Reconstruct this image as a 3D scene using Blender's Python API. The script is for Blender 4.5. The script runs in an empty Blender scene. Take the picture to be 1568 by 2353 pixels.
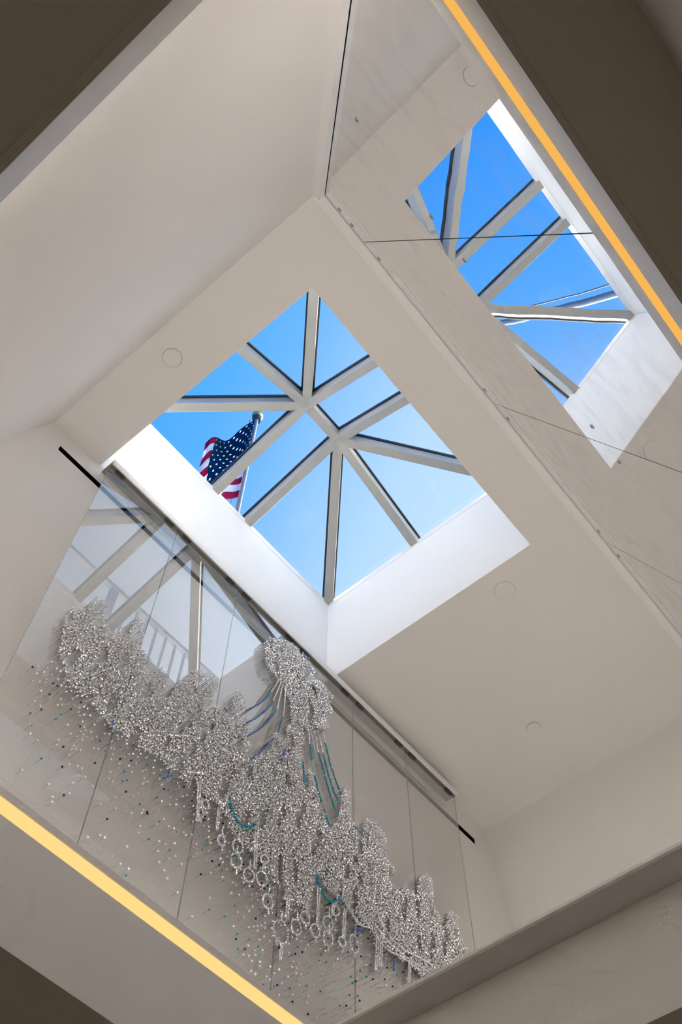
import bpy, math, random
from mathutils import Vector, Matrix

SC = bpy.context.scene
COL = SC.collection
S, Z0 = 5.0, 1.5            # plan unit (ceiling height above the lens) and lens height above the ground floor


def W(x, y, z):
    return Vector((x * S, y * S, Z0 + z * S))


# ------------------------------------------------------------------ camera
cam_d = bpy.data.cameras.new('camera')
cam_d.sensor_fit = 'VERTICAL'
cam_d.sensor_height = 36.0
cam_d.sensor_width = 24.0
cam_d.lens = 2206.36 / 2353.0 * 36.0
cam_d.clip_start = 0.02
cam_d.clip_end = 500
cam = bpy.data.objects.new('camera', cam_d)
COL.objects.link(cam)
right = Vector((0.63969351, -0.76862361, 0.00315680))
down = Vector((0.68155492, 0.56532152, -0.46464447))
fwd = Vector((0.35535210, 0.29938159, 0.88549170))
m = Matrix.Identity(4)
for i in range(3):
    m[i][0], m[i][1], m[i][2] = right[i], -down[i], -fwd[i]
m.translation = Vector((0, 0, Z0))
cam.matrix_world = m
SC.camera = cam

# ------------------------------------------------------------------ sky
world = bpy.data.worlds.new('world')
SC.world = world
world.use_nodes = True
nt = world.node_tree
nt.nodes.clear()
tc = nt.nodes.new('ShaderNodeTexCoord')
dot = nt.nodes.new('ShaderNodeVectorMath')
dot.operation = 'DOT_PRODUCT'
dot.inputs[1].default_value = (1.0, -0.45, 0.0)       # clear sky paling towards the sun's side
mr = nt.nodes.new('ShaderNodeMapRange')
mr.inputs['From Min'].default_value = -1.0
mr.inputs['From Max'].default_value = 1.0
ramp = nt.nodes.new('ShaderNodeValToRGB')
el = ramp.color_ramp.elements
el[0].position, el[0].color = 0.0, (0.03, 0.26, 0.90, 1)
el[1].position, el[1].color = 1.0, (0.80, 0.90, 1.0, 1)
for pos, c in ((0.4265, (0.032, 0.30, 1.0, 1)), (0.5215, (0.095, 0.40, 1.0, 1)), (0.5525, (0.15, 0.44, 1.0, 1)), (0.6325, (0.44, 0.65, 1.0, 1)), (0.78, (0.66, 0.80, 1.0, 1))):
    e = el.new(pos)
    e.color = c
bg = nt.nodes.new('ShaderNodeBackground')
glow = nt.nodes.new('ShaderNodeMapRange')
glow.interpolation_type = 'SMOOTHSTEP'
glow.inputs['From Min'].default_value = 0.35
glow.inputs['From Max'].default_value = 1.0
glow.inputs['To Min'].default_value = 1.18
glow.inputs['To Max'].default_value = 4.8
nt.links.new(dot.outputs['Value'], glow.inputs['Value'])
nt.links.new(glow.outputs['Result'], bg.inputs['Strength'])
wo = nt.nodes.new('ShaderNodeOutputWorld')
nt.links.new(tc.outputs['Generated'], dot.inputs[0])
nt.links.new(dot.outputs['Value'], mr.inputs['Value'])
nt.links.new(mr.outputs['Result'], ramp.inputs['Fac'])
nt.links.new(ramp.outputs['Color'], bg.inputs['Color'])
nt.links.new(bg.outputs['Background'], wo.inputs['Surface'])

# ------------------------------------------------------------------ sun (low, from the +x side: it only reaches the shaft wall above the west edge)
sd = bpy.data.lights.new('sun', 'SUN')
sd.energy = 29.0
sd.color = (1.0, 0.90, 0.78)
sd.angle = math.radians(0.6)
sun = bpy.data.objects.new('sun', sd)
COL.objects.link(sun)
SUN_EL = math.radians(21.0)
sun_dir = Vector((-math.cos(SUN_EL), 0.0, -math.sin(SUN_EL)))
sun.rotation_euler = sun_dir.to_track_quat('-Z', 'Y').to_euler()
sun.location = (40, 2, 25)

# ------------------------------------------------------------------ exposure
vs = SC.view_settings
vs.view_transform = 'Standard'
vs.look = 'None'
vs.gamma = 1.0
vs.use_curve_mapping = False
vs.exposure = 0.0
SC.cycles.diffuse_bounces = 4
SC.cycles.max_bounces = 10
SC.cycles.use_adaptive_sampling = True
SC.cycles.adaptive_threshold = 0.17
SC.cycles.blur_glossy = 1.0
SC.cycles.adaptive_min_samples = 14


# ------------------------------------------------------------------ materials
def new_mat(name):
    mt = bpy.data.materials.new(name)
    mt.use_nodes = True
    mt.node_tree.nodes.clear()
    out = mt.node_tree.nodes.new('ShaderNodeOutputMaterial')
    return mt, mt.node_tree, out


def principled(name, col, rough=0.6, metal=0.0, spec=0.5, noise=None, bump=None, coat=0.0):
    mt, t, out = new_mat(name)
    b = t.nodes.new('ShaderNodeBsdfPrincipled')
    b.inputs['Base Color'].default_value = (*col, 1)
    b.inputs['Roughness'].default_value = rough
    b.inputs['Metallic'].default_value = metal
    b.inputs['Specular IOR Level'].default_value = spec
    b.inputs['Coat Weight'].default_value = coat
    if noise:                                        # (scale, amount): slight tone variation
        co = t.nodes.new('ShaderNodeTexCoord')
        n = t.nodes.new('ShaderNodeTexNoise')
        n.inputs['Scale'].default_value = noise[0]
        n.inputs['Detail'].default_value = 4
        r = t.nodes.new('ShaderNodeValToRGB')
        k = noise[1]
        r.color_ramp.elements[0].color = (*[max(0, c * (1 - k)) for c in col], 1)
        r.color_ramp.elements[1].color = (*[min(1, c * (1 + k)) for c in col], 1)
        t.links.new(co.outputs['Object'], n.inputs['Vector'])
        t.links.new(n.outputs['Fac'], r.inputs['Fac'])
        t.links.new(r.outputs['Color'], b.inputs['Base Color'])
    if bump:                                         # (scale, strength, distance)
        co = t.nodes.new('ShaderNodeTexCoord')
        n = t.nodes.new('ShaderNodeTexNoise')
        n.inputs['Scale'].default_value = bump[0]
        bp = t.nodes.new('ShaderNodeBump')
        bp.inputs['Strength'].default_value = bump[1]
        bp.inputs['Distance'].default_value = bump[2]
        t.links.new(co.outputs['Object'], n.inputs['Vector'])
        t.links.new(n.outputs['Fac'], bp.inputs['Height'])
        t.links.new(bp.outputs['Normal'], b.inputs['Normal'])
    t.links.new(b.outputs['BSDF'], out.inputs['Surface'])
    return mt


def emitter(name, col, strength):
    mt, t, out = new_mat(name)
    e = t.nodes.new('ShaderNodeEmission')
    e.inputs['Color'].default_value = (*col, 1)
    e.inputs['Strength'].default_value = strength
    t.links.new(e.outputs['Emission'], out.inputs['Surface'])
    return mt


def glass_sheet(name, tint, ior, gain):
    """clear sheet glass: transparent with a Fresnel mirror on each face"""
    mt, t, out = new_mat(name)
    tr = t.nodes.new('ShaderNodeBsdfTransparent')
    tr.inputs['Color'].default_value = (*tint, 1)
    gl = t.nodes.new('ShaderNodeBsdfGlossy')
    gl.inputs['Roughness'].default_value = 0.0
    fr = t.nodes.new('ShaderNodeFresnel')
    fr.inputs['IOR'].default_value = ior
    mu = t.nodes.new('ShaderNodeMath')
    mu.operation = 'MULTIPLY'
    mu.use_clamp = True
    mu.inputs[1].default_value = gain
    geo = t.nodes.new('ShaderNodeNewGeometry')       # back faces: only transmit
    inv = t.nodes.new('ShaderNodeMath')
    inv.operation = 'SUBTRACT'
    inv.inputs[0].default_value = 1.0
    mu2 = t.nodes.new('ShaderNodeMath')
    mu2.operation = 'MULTIPLY'
    mx = t.nodes.new('ShaderNodeMixShader')
    t.links.new(geo.outputs['Backfacing'], inv.inputs[1])
    t.links.new(fr.outputs['Fac'], mu.inputs[0])
    t.links.new(mu.outputs['Value'], mu2.inputs[0])
    t.links.new(inv.outputs['Value'], mu2.inputs[1])
    t.links.new(mu2.outputs['Value'], mx.inputs['Fac'])
    t.links.new(tr.outputs['BSDF'], mx.inputs[1])
    t.links.new(gl.outputs['BSDF'], mx.inputs[2])
    t.links.new(mx.outputs['Shader'], out.inputs['Surface'])
    return mt


def mirror_mat(name):
    """polished, slightly buckled and hand-wiped metal mirror"""
    mt, t, out = new_mat(name)
    co = t.nodes.new('ShaderNodeTexCoord')
    b = t.nodes.new('ShaderNodeBsdfPrincipled')
    b.inputs['Metallic'].default_value = 1.0
    b.inputs['Base Color'].default_value = (0.86, 0.865, 0.87, 1)
    b.inputs['Roughness'].default_value = 0.0
    # long soft buckles
    mp = t.nodes.new('ShaderNodeMapping')
    mp.inputs['Scale'].default_value = (1.0, 1.6, 1.6)
    n = t.nodes.new('ShaderNodeTexNoise')
    n.inputs['Scale'].default_value = 1.3
    n.inputs['Detail'].default_value = 1.5
    bp = t.nodes.new('ShaderNodeBump')
    bp.inputs['Strength'].default_value = 1.0
    bp.inputs['Distance'].default_value = 0.0006
    t.links.new(co.outputs['Object'], mp.inputs['Vector'])
    t.links.new(mp.outputs['Vector'], n.inputs['Vector'])
    t.links.new(n.outputs['Fac'], bp.inputs['Height'])
    t.links.new(bp.outputs['Normal'], b.inputs['Normal'])
    # wiping haze
    d = t.nodes.new('ShaderNodeBsdfDiffuse')
    d.inputs['Color'].default_value = (0.80, 0.79, 0.77, 1)
    mp2 = t.nodes.new('ShaderNodeMapping')
    mp2.inputs['Rotation'].default_value = (0, 0.6, 0.5)
    mp2.inputs['Scale'].default_value = (2.2, 7.0, 2.0)
    n2 = t.nodes.new('ShaderNodeTexNoise')
    n2.inputs['Scale'].default_value = 2.0
    n2.inputs['Detail'].default_value = 5
    n2.inputs['Distortion'].default_value = 0.9
    r2 = t.nodes.new('ShaderNodeMapRange')
    r2.inputs['From Min'].default_value = 0.48
    r2.inputs['From Max'].default_value = 0.80
    r2.inputs['To Min'].default_value = 0.02
    r2.inputs['To Max'].default_value = 0.16
    mx = t.nodes.new('ShaderNodeMixShader')
    t.links.new(co.outputs['Object'], mp2.inputs['Vector'])
    t.links.new(mp2.outputs['Vector'], n2.inputs['Vector'])
    t.links.new(n2.outputs['Fac'], r2.inputs['Value'])
    t.links.new(r2.outputs['Result'], mx.inputs['Fac'])
    t.links.new(b.outputs['BSDF'], mx.inputs[1])
    t.links.new(d.outputs['BSDF'], mx.inputs[2])
    t.links.new(mx.outputs['Shader'], out.inputs['Surface'])
    return mt


M = {}
M['plaster'] = principled('warm_white_plaster', (0.84, 0.81, 0.775), 0.75, noise=(1.5, 0.015), bump=(180, 0.05, 0.001))
M['shaft'] = principled('white_shaft_paint', (0.90, 0.90, 0.885), 0.6)
M['trim'] = principled('satin_trim_paint', (0.91, 0.89, 0.865), 0.45)
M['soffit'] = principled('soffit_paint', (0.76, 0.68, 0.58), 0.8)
M['floor'] = principled('pale_stone_floor', (0.70, 0.67, 0.62), 0.5, noise=(3, 0.06))
M['alu'] = principled('powder_coated_aluminium', (0.37, 0.37, 0.35), 0.4)
M['gasket'] = principled('black_rubber_gasket', (0.02, 0.022, 0.022), 0.35)
M['pane'] = glass_sheet('skylight_glass', (0.97, 0.985, 0.99), 1.45, 0.08)
M['panel'] = glass_sheet('artwork_glass', (0.985, 0.99, 0.99), 1.5, 3.1)
M['glass_edge'] = principled('polished_glass_edge', (0.34, 0.38, 0.38), 0.12)
M['mirror'] = mirror_mat('mirror')
M['dark_gap'] = principled('dark_gap', (0.05, 0.045, 0.04), 0.8)
M['steel'] = principled('stainless_steel', (0.45, 0.44, 0.42), 0.3, metal=1.0)
M['rim'] = principled('shadowed_rim', (0.42, 0.39, 0.36), 0.8)
M['black'] = principled('matt_black', (0.004, 0.004, 0.004), 0.9, spec=0.1)
M['rail'] = principled('white_rail_paint', (0.86, 0.86, 0.85), 0.4)
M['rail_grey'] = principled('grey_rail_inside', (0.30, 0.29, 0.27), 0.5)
M['clip'] = principled('dark_bronze_clip', (0.05, 0.045, 0.04), 0.4)
M['led_n'] = emitter('led_warm_pale', (1.0, 0.69, 0.25), 1.05)
M['led_s'] = emitter('led_warm_amber', (0.95, 0.48, 0.10), 1.0)
M['clear'] = principled('silver_lined_bead', (0.97, 0.975, 0.98), 0.09, metal=0.38, coat=0.5)
M['teal'] = principled('teal_bead', (0.01, 0.30, 0.40), 0.1, coat=0.6)
M['blue'] = principled('periwinkle_bead', (0.10, 0.20, 0.50), 0.12, coat=0.5)
M['navy'] = principled('navy_bead', (0.008, 0.012, 0.07), 0.1, coat=0.5)
M['pin'] = principled('steel_pin', (0.22, 0.19, 0.165), 0.45, metal=0.4)
M['galv'] = principled('galvanised_steel', (0.62, 0.64, 0.66), 0.5)
M['gold'] = principled('gold_finial', (0.75, 0.50, 0.20), 0.35, metal=0.7)
M['pole'] = principled('grey_pole', (0.22, 0.23, 0.24), 0.6)
BEAD_MAT = {'w': M['clear'], 't': M['teal'], 'b': M['blue'], 'n': M['navy']}


# ------------------------------------------------------------------ helpers
def mesh(name, verts, faces, mats, smooth=False, idx=None):
    me = bpy.data.meshes.new(name)
    me.from_pydata([tuple(v) for v in verts], [], faces)
    for mt in (mats if isinstance(mats, (list, tuple)) else [mats]):
        me.materials.append(mt)
    if idx:
        for p, k in zip(me.polygons, idx):
            p.material_index = k
    if smooth:
        for p in me.polygons:
            p.use_smooth = True
    me.update()
    return me


def link(name, me, parent=None, loc=None):
    o = bpy.data.objects.new(name, me)
    COL.objects.link(o)
    if parent:
        o.parent = parent
    if loc is not None:
        o.location = loc
    return o


def rel(verts, parent):
    return [Vector(v) - parent.location for v in verts] if parent else [Vector(v) for v in verts]


def obj(name, verts, faces, mats, parent=None, smooth=False, idx=None, origin=None):
    """parents are unrotated, so a child's vertices are stored relative to its world origin"""
    pl = world_loc(parent)
    og = Vector(origin) if origin is not None else sum((Vector(v) for v in verts), Vector()) / len(verts)
    o = link(name, mesh(name, [Vector(v) - og for v in verts], faces, mats, smooth, idx), parent, og - pl)
    return o


def world_loc(o):
    v = Vector((0, 0, 0))
    while o:
        v += o.location
        o = o.parent
    return v


HEX = [(0, 3, 2, 1), (4, 5, 6, 7), (0, 1, 5, 4), (1, 2, 6, 5), (2, 3, 7, 6), (3, 0, 4, 7)]


def hexa(a, b):
    """closed prism between quad a and quad b"""
    return list(a) + list(b), HEX


def fix_normals(o):
    import bmesh
    bm = bmesh.new()
    bm.from_mesh(o.data)
    bmesh.ops.recalc_face_normals(bm, faces=bm.faces)
    bm.to_mesh(o.data)
    bm.free()
    return o


def prism(name, a, off, mat, parent=None):
    off = Vector(off)
    v, f = hexa(a, [p + off for p in a])
    return fix_normals(obj(name, v, f, mat, parent))


def box_verts(x0, x1, y0, y1, z0, z1):
    return [Vector(p) for p in ((x0, y0, z0), (x1, y0, z0), (x1, y1, z0), (x0, y1, z0), (x0, y0, z1), (x1, y0, z1), (x1, y1, z1), (x0, y1, z1))]


def box(name, x0, x1, y0, y1, z0, z1, mat, parent=None, bevel=0):
    o = fix_normals(obj(name, box_verts(x0, x1, y0, y1, z0, z1), HEX, mat, parent))
    if bevel:
        b = o.modifiers.new('bevel', 'BEVEL')
        b.width = bevel
        b.segments = 2
    return o


def ubox(name, x0, x1, y0, y1, z0, z1, mat, parent=None, bevel=0):
    a, b = W(x0, y0, z0), W(x1, y1, z1)
    return box(name, a.x, b.x, a.y, b.y, a.z, b.z, mat, parent, bevel)


def extrude(name, prof, d0, d1, fn, mat, parent=None):
    """closed profile (list of 2-tuples) swept between d0 and d1; fn(p, q, d) -> point"""
    n = len(prof)
    v = [fn(p, q, d0) for p, q in prof] + [fn(p, q, d1) for p, q in prof]
    f = [tuple(range(n - 1, -1, -1)), tuple(range(n, 2 * n))]
    f += [(i, (i + 1) % n, n + (i + 1) % n, n + i) for i in range(n)]
    return fix_normals(obj(name, v, f, mat, parent))


def boxes(name, lst, mat, parent=None):
    v, f = [], []
    for b in lst:
        k = len(v)
        v += box_verts(*b)
        f += [tuple(i + k for i in q) for q in HEX]
    return fix_normals(obj(name, v, f, mat, parent))


def ub(x0, x1, y0, y1, z0, z1):
    a, b = W(x0, y0, z0), W(x1, y1, z1)
    return (a.x, b.x, a.y, b.y, a.z, b.z)


def empty(name, loc):
    o = bpy.data.objects.new(name, None)
    o.empty_display_size = 0.1
    COL.objects.link(o)
    o.location = loc
    return o


def tag(o, label=None, cat=None, group=None, kind=None):
    if label:
        o['label'] = label
    if cat:
        o['category'] = cat
    if group:
        o['group'] = group
    if kind:
        o['kind'] = kind
    return o


def struct(o, label=None, cat=None):
    return tag(o, label, cat, kind='structure')


def disc(name, c, axis, r, t, mat, parent=None, seg=28, bevel=True):
    """a slightly domed round plate of radius r, thickness t along axis, back at c"""
    axis = Vector(axis).normalized()
    u = axis.orthogonal().normalized()
    w = axis.cross(u)
    c = Vector(c)
    rings = [(r, 0.0), (r, t * 0.7), (r * 0.96, t), (r * 0.5, t * 1.08)]
    v, f = [], []
    for rr, h in rings:
        for i in range(seg):
            a = 2 * math.pi * i / seg
            v.append(c + axis * h + u * rr * math.cos(a) + w * rr * math.sin(a))
    for k in range(len(rings) - 1):
        for i in range(seg):
            j = (i + 1) % seg
            f.append((k * seg + i, k * seg + j, (k + 1) * seg + j, (k + 1) * seg + i))
    f.append(tuple(range(seg - 1, -1, -1)))
    f.append(tuple((len(rings) - 1) * seg + i for i in range(seg)))
    return fix_normals(obj(name, v, f, mat, parent, origin=c))


# ------------------------------------------------------------------ the place (plan units; ceiling at z = 1)
OX0, OX1, OY0, OY1 = 0.1785, 0.580, 0.192, 0.512       # skylight opening
ZC = 1.175                                             # top of the skylight shaft
YB = 0.512                                             # wall behind the artwork
YG = 0.490                                             # artwork glass
FX0, FX1, FY0, FY1 = -0.0382, 0.5188, -0.0349, 0.4414  # floor opening
ZS = 0.36                                              # soffit of the upper floor
ZF = 0.45                                              # upper floor level


def xw(z):
    return 0.108 - 0.32 * (1 - z)                      # leaning west wall


def xe(z):
    return 0.925 + 0.33 * (1 - z)                      # leaning east wall


def ym(z):
    return 0.1212 - 0.35 * (1 - z)                     # leaning mirror face


# ceiling with its opening
e_ = 0.0008
ceil = struct(boxes('ceiling', [ub(0.0, 1.15, 0.06, OY0 - e_, 1.0, 1.03), ub(0.0, OX0 - e_, OY0 - e_, 0.545, 1.0, 1.03), ub(OX1 + e_, 1.15, OY0 - e_, 0.545, 1.0, 1.03)], M['plaster']),
              'flat white ceiling around the skylight opening', 'ceiling')
for a in ((OX0 - 0.03, OX0, OY0 - 0.03, OY1 + 0.03), (OX1, OX1 + 0.03, OY0 - 0.03, OY1 + 0.03), (OX0, OX1, OY0 - 0.03, OY0), (OX0, OX1, OY1, OY1 + 0.03)):
    ubox('shaft_lining', a[0], a[1], a[2], a[3], 1.0004, ZC, M['shaft'], ceil)

# leaning west wall, leaning east wall
zb, zt = ZS + 0.02, 1.015
prism('wall_west', [W(xw(zt), 0.08, zt), W(xw(zt), 0.53, zt), W(xw(zb), 0.53, zb), W(xw(zb), -0.12, zb)], (-0.12, 0, 0.03), M['plaster'])
struct(bpy.data.objects['wall_west'], 'leaning white wall at the upper left of the well', 'wall')
prism('wall_east', [W(xe(zt), 0.08, zt), W(xe(zt), 0.53, zt), W(xe(zb), 0.53, zb), W(xe(zb), -0.12, zb)], (0.12, 0, 0.03), M['plaster'])
struct(bpy.data.objects['wall_east'], 'leaning white wall at the lower right beyond the landing', 'wall')
# leaning south wall that carries the mirror panels
prism('wall_south', [W(-0.15, ym(zt) - 0.006, zt), W(1.2, ym(zt) - 0.006, zt), W(1.2, ym(zb) - 0.006, zb), W(-0.15, ym(zb) - 0.006, zb)], (0, -0.12, 0.04), M['dark_gap'])
struct(bpy.data.objects['wall_south'], 'leaning wall behind the mirror panels', 'wall')

# north wall with the long air slot let into it
SX0, SX1, SZ0, SZ1 = 0.128, 0.899, 0.9575, 0.9672
nx0, nx1, nz0, nz1 = -0.15, 1.2, ZS + 0.01, 1.0
v = [W(*p) for p in ((nx0, YB, nz0), (nx1, YB, nz0), (nx1, YB, SZ0), (nx0, YB, SZ0),
                     (nx0, YB, SZ1), (nx1, YB, SZ1), (nx1, YB, nz1), (nx0, YB, nz1),
                     (SX0, YB, SZ0), (SX0, YB, SZ1), (SX1, YB, SZ0), (SX1, YB, SZ1),
                     (nx0, YB + 0.03, nz0), (nx1, YB + 0.03, nz0), (nx1, YB + 0.03, nz1), (nx0, YB + 0.03, nz1))]
f = [(0, 1, 2, 10, 8, 3), (4, 9, 11, 5, 6, 7), (3, 8, 9, 4), (10, 2, 5, 11), (13, 12, 15, 14), (12, 13, 1, 0), (7, 6, 14, 15), (12, 0, 3, 4, 7, 15), (1, 13, 14, 6, 5, 2)]
wn = struct(obj('wall_north', v, f, M['plaster']), 'white wall behind the bead artwork', 'wall')
sl = empty('air_slot', W((SX0 + SX1) / 2, YB, SZ0))
tag(sl, 'long thin black linear air slot in the wall behind the glass panels', 'vent')
v = [W(*p) for p in ((SX0, YB, SZ0), (SX1, YB, SZ0), (SX1, YB, SZ1), (SX0, YB, SZ1), (SX0, YB + .018, SZ0), (SX1, YB + .018, SZ0), (SX1, YB + .018, SZ1), (SX0, YB + .018, SZ1))]
obj('slot_lining', v, [(4, 5, 6, 7), (0, 1, 5, 4), (3, 7, 6, 2), (0, 4, 7, 3), (1, 2, 6, 5)], M['black'], sl)
ubox('deflector_blade', SX0, SX1, YB + 0.006, YB + 0.007, SZ0 + 0.0015, SZ1 - 0.0015, M['black'], sl)

# upper floor slab, ground floor, lower room
LX0, LX1, LY0, LY1 = -0.6, 1.4, -0.0756, 1.25
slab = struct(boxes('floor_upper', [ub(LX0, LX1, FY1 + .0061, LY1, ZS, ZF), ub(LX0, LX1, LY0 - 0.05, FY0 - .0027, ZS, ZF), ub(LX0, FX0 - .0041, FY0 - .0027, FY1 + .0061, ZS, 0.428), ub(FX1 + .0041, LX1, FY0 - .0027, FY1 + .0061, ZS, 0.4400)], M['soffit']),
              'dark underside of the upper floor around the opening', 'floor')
struct(box('floor', -5, 10, -2.5, 12, -0.15, 0.0, M['floor']), 'pale floor of the lower storey', 'floor')
zs = Z0 + ZS * S
lw = M['plaster']
struct(box('wall_lower_south', LX0 * S, LX1 * S, LY0 * S - 0.15, LY0 * S, 0, zs, lw), 'lower storey wall at the upper right corner', 'wall')
struct(box('wall_lower_north', LX0 * S, LX1 * S, LY1 * S, LY1 * S + 0.15, 0, zs + .45, lw), 'lower storey wall far from the lens', 'wall')
struct(box('wall_lower_west', LX0 * S - 0.15, LX0 * S, LY0 * S - 0.15, LY1 * S + .15, 0, zs + .45, lw), 'lower storey wall on the west side', 'wall')
struct(box('wall_lower_east', LX1 * S, LX1 * S + 0.15, LY0 * S - 0.15, LY1 * S + .15, 0, zs + .45, lw), 'lower storey wall on the east side', 'wall')

# edges of the floor opening (their lower edges 3 mm under the soffit)
ZT = ZS - 0.0006
fx = lambda p, q, d: W(d, p, q)
fy = lambda p, q, d: W(p, d, q)
# north edge: plain fascia with a recess for the light line
LN0, LN1 = 0.4345, 0.4468
struct(extrude('trim_1', [(FY1, ZT), (FY1, LN0), (FY1 + .004, LN0), (FY1 + .004, LN1), (FY1, LN1), (FY1, 0.4527), (FY1 + .03, 0.4527), (FY1 + .03, .4503), (FY1 + .006, .4503), (FY1 + .006, ZT)], FX0 - .05, FX1 + .03, fx, M['trim']),
       'plain fascia under the bead artwork with a warm light line', 'fascia')
# south edge: fascia, slanted light line, trim up to the mirror
struct(extrude('trim_2', [(-.0349, ZT), (-.0349, .4256), (-.0366, .4262), (-.0339, .4386), (-.0322, .4380), (-.0313, .4815), (-.062, .4815), (-.062, .4503), (-.0375, .4503), (-.0375, ZT)], FX0 - .05, FX1 + .03, fx, M['trim']),
       'fascia under the mirror panels with an amber light line', 'fascia')
struct(extrude('trim_3', [(FX0, ZT), (FX0, 0.434), (FX0 - .06, 0.434), (FX0 - .06, .4283), (FX0 - .004, .4283), (FX0 - .004, ZT)], FY0, FY1, fy, M['trim']), 'plain fascia at the upper left of the opening', 'fascia')
t4 = extrude('trim_4', [(FX1, ZT), (FX1, 0.436), (0.4940, 0.436), (0.4927, 0.4373), (0.4927, 0.4395), (0.4940, 0.4408), (FX1 + .03, 0.4408), (FX1 + .03, .4402), (FX1 + .004, .4402), (FX1 + .004, ZT)], FY0 - .02, FY1, fy, M['trim'])
struct(t4, 'fascia with an overhanging ledge at the lower right', 'fascia')

# the narrow undersides belong to the soffit
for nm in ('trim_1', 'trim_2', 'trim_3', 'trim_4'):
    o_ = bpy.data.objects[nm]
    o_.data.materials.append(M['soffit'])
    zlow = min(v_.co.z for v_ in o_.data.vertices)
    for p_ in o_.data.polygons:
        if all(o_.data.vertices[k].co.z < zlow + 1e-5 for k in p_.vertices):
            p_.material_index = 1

# warm light lines
l1 = empty('led_strip', W(0.24, FY1, LN0))
tag(l1, 'pale yellow linear light let into the fascia below the bead artwork', 'lamp', 'linear lights at the opening')
ubox('diffuser', FX0 - .045, FX1 + .02, FY1 + .0006, FY1 + .0032, LN0 + .0003, LN1 - .0003, M['led_n'], l1)
ubox('housing', FX0 - .045, FX1 + .02, FY1 + .0032, FY1 + .0039, LN0 + .0003, LN1 - .0003, M['steel'], l1)
l2 = empty('led_strip', W(0.24, -.0349, .4256))
tag(l2, 'amber linear light along the dark edge beside the mirror panels', 'lamp', 'linear lights at the opening')
extrude('diffuser', [(-.0350, .4259), (-.0323, .4379), (-.0331, .4382), (-.0357, .4262)], FX0 - .045, FX1 + .02, fx, M['led_s'], l2)
extrude('housing', [(-.0358, .4263), (-.0332, .4382), (-.0337, .4384), (-.0363, .4264)], FX0 - .045, FX1 + .02, fx, M['steel'], l2)

# unseen drum lamps, added on the landing to brighten the upper room
lampn = 0


def fill_uplighter(x, y, power, label):
    zf = Z0 + ZF * S
    r = 0.22
    root = empty('fill_drum_light', (x, y, zf))
    tag(root, label, 'lamp', 'fill lamps added on the landing')
    seg = 24
    v, f = [], []
    prof = ((0.0, 0.0), (r * .9, 0.0), (r, .03), (r, .46), (r - .015, .46), (r - .015, .40), (0.0, .40))
    for rr, h in prof:
        for i in range(seg):
            a_ = 2 * math.pi * i / seg
            v.append((x + rr * math.cos(a_), y + rr * math.sin(a_), zf + h))
    for k in range(len(prof) - 1):
        for i in range(seg):
            j = (i + 1) % seg
            f.append((k * seg + i, k * seg + j, (k + 1) * seg + j, (k + 1) * seg + i))
    obj('drum', v, f, M['trim'], root, origin=(x, y, zf))
    ld = bpy.data.lights.new('fill_uplighter_lamp', 'AREA')
    ld.shape = 'DISK'
    ld.size = 0.38
    ld.energy = power
    ld.color = (1.0, 0.92, 0.84)
    lo = bpy.data.objects.new('lamp', ld)
    COL.objects.link(lo)
    lo.parent = root
    lo.location = (0, 0, 0.45)
    lo.rotation_euler = (math.pi, math.radians(-40), 0)   # lamp tipped towards the opening


UP = 3.3
fill_uplighter(3.6, 0.7, UP, 'unseen drum lamp added on the landing, nearest the mirror and the opening')
fill_uplighter(3.6, 1.8, UP, 'unseen drum lamp added on the landing, nearest the artwork and the opening')
fill_uplighter(4.7, 0.7, UP, 'unseen drum lamp added on the landing, between mirror and east wall')
fill_uplighter(4.7, 1.8, UP, 'unseen drum lamp added on the landing, between artwork and east wall')

def fill_cove(name, x0, x1, y0, y1, zc, power, label, tip=0.0):  # unseen strips of light, added to lift the upper walls and ceiling
    """added linear fill light: white tray with the lamp inside"""
    cx_, cy_ = (x0 + x1) / 2, (y0 + y1) / 2
    root = empty(name, (cx_, cy_, zc))
    tag(root, label, 'lamp', 'hidden fill lights added round the opening')
    t = 0.004
    boxes('tray', [(x0, x1, y0, y1, zc, zc + t), (x0, x1, y0, y0 + t, zc + t, zc + .03), (x0, x1, y1 - t, y1, zc + t, zc + .03),
                   (x0, x0 + t, y0 + t, y1 - t, zc + t, zc + .03), (x1 - t, x1, y0 + t, y1 - t, zc + t, zc + .03)], M['rail'], root)
    ld = bpy.data.lights.new('fill_cove_lamp', 'AREA')
    ld.shape = 'RECTANGLE'
    ld.size, ld.size_y = (x1 - x0) - .02, (y1 - y0) - .02
    ld.energy = power
    ld.color = (1.0, 0.92, 0.85)
    lo = bpy.data.objects.new('lamp', ld)
    COL.objects.link(lo)
    lo.parent = root
    lo.location = (0, 0, 0.02)
    lo.rotation_euler = (math.pi - math.radians(tip), 0, 0)


fill_cove('fill_cove_light', -0.31, -0.22, -0.1, 2.15, Z0 + .4342 * S, 6.5, 'unseen fill light added on the ledge at the foot of the left leaning wall')
fill_cove('fill_cove_light', 0.3, 2.5, -0.28, -0.19, Z0 + .4817 * S, 11.8, 'unseen fill light added on the ledge at the foot of the mirror panels', 30.0)
fill_cove('fill_cove_light', 0.0, 2.5, 2.24, 2.33, Z0 + .4529 * S, 4.0, 'unseen fill light added in front of the foot of the bead artwork')

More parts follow.
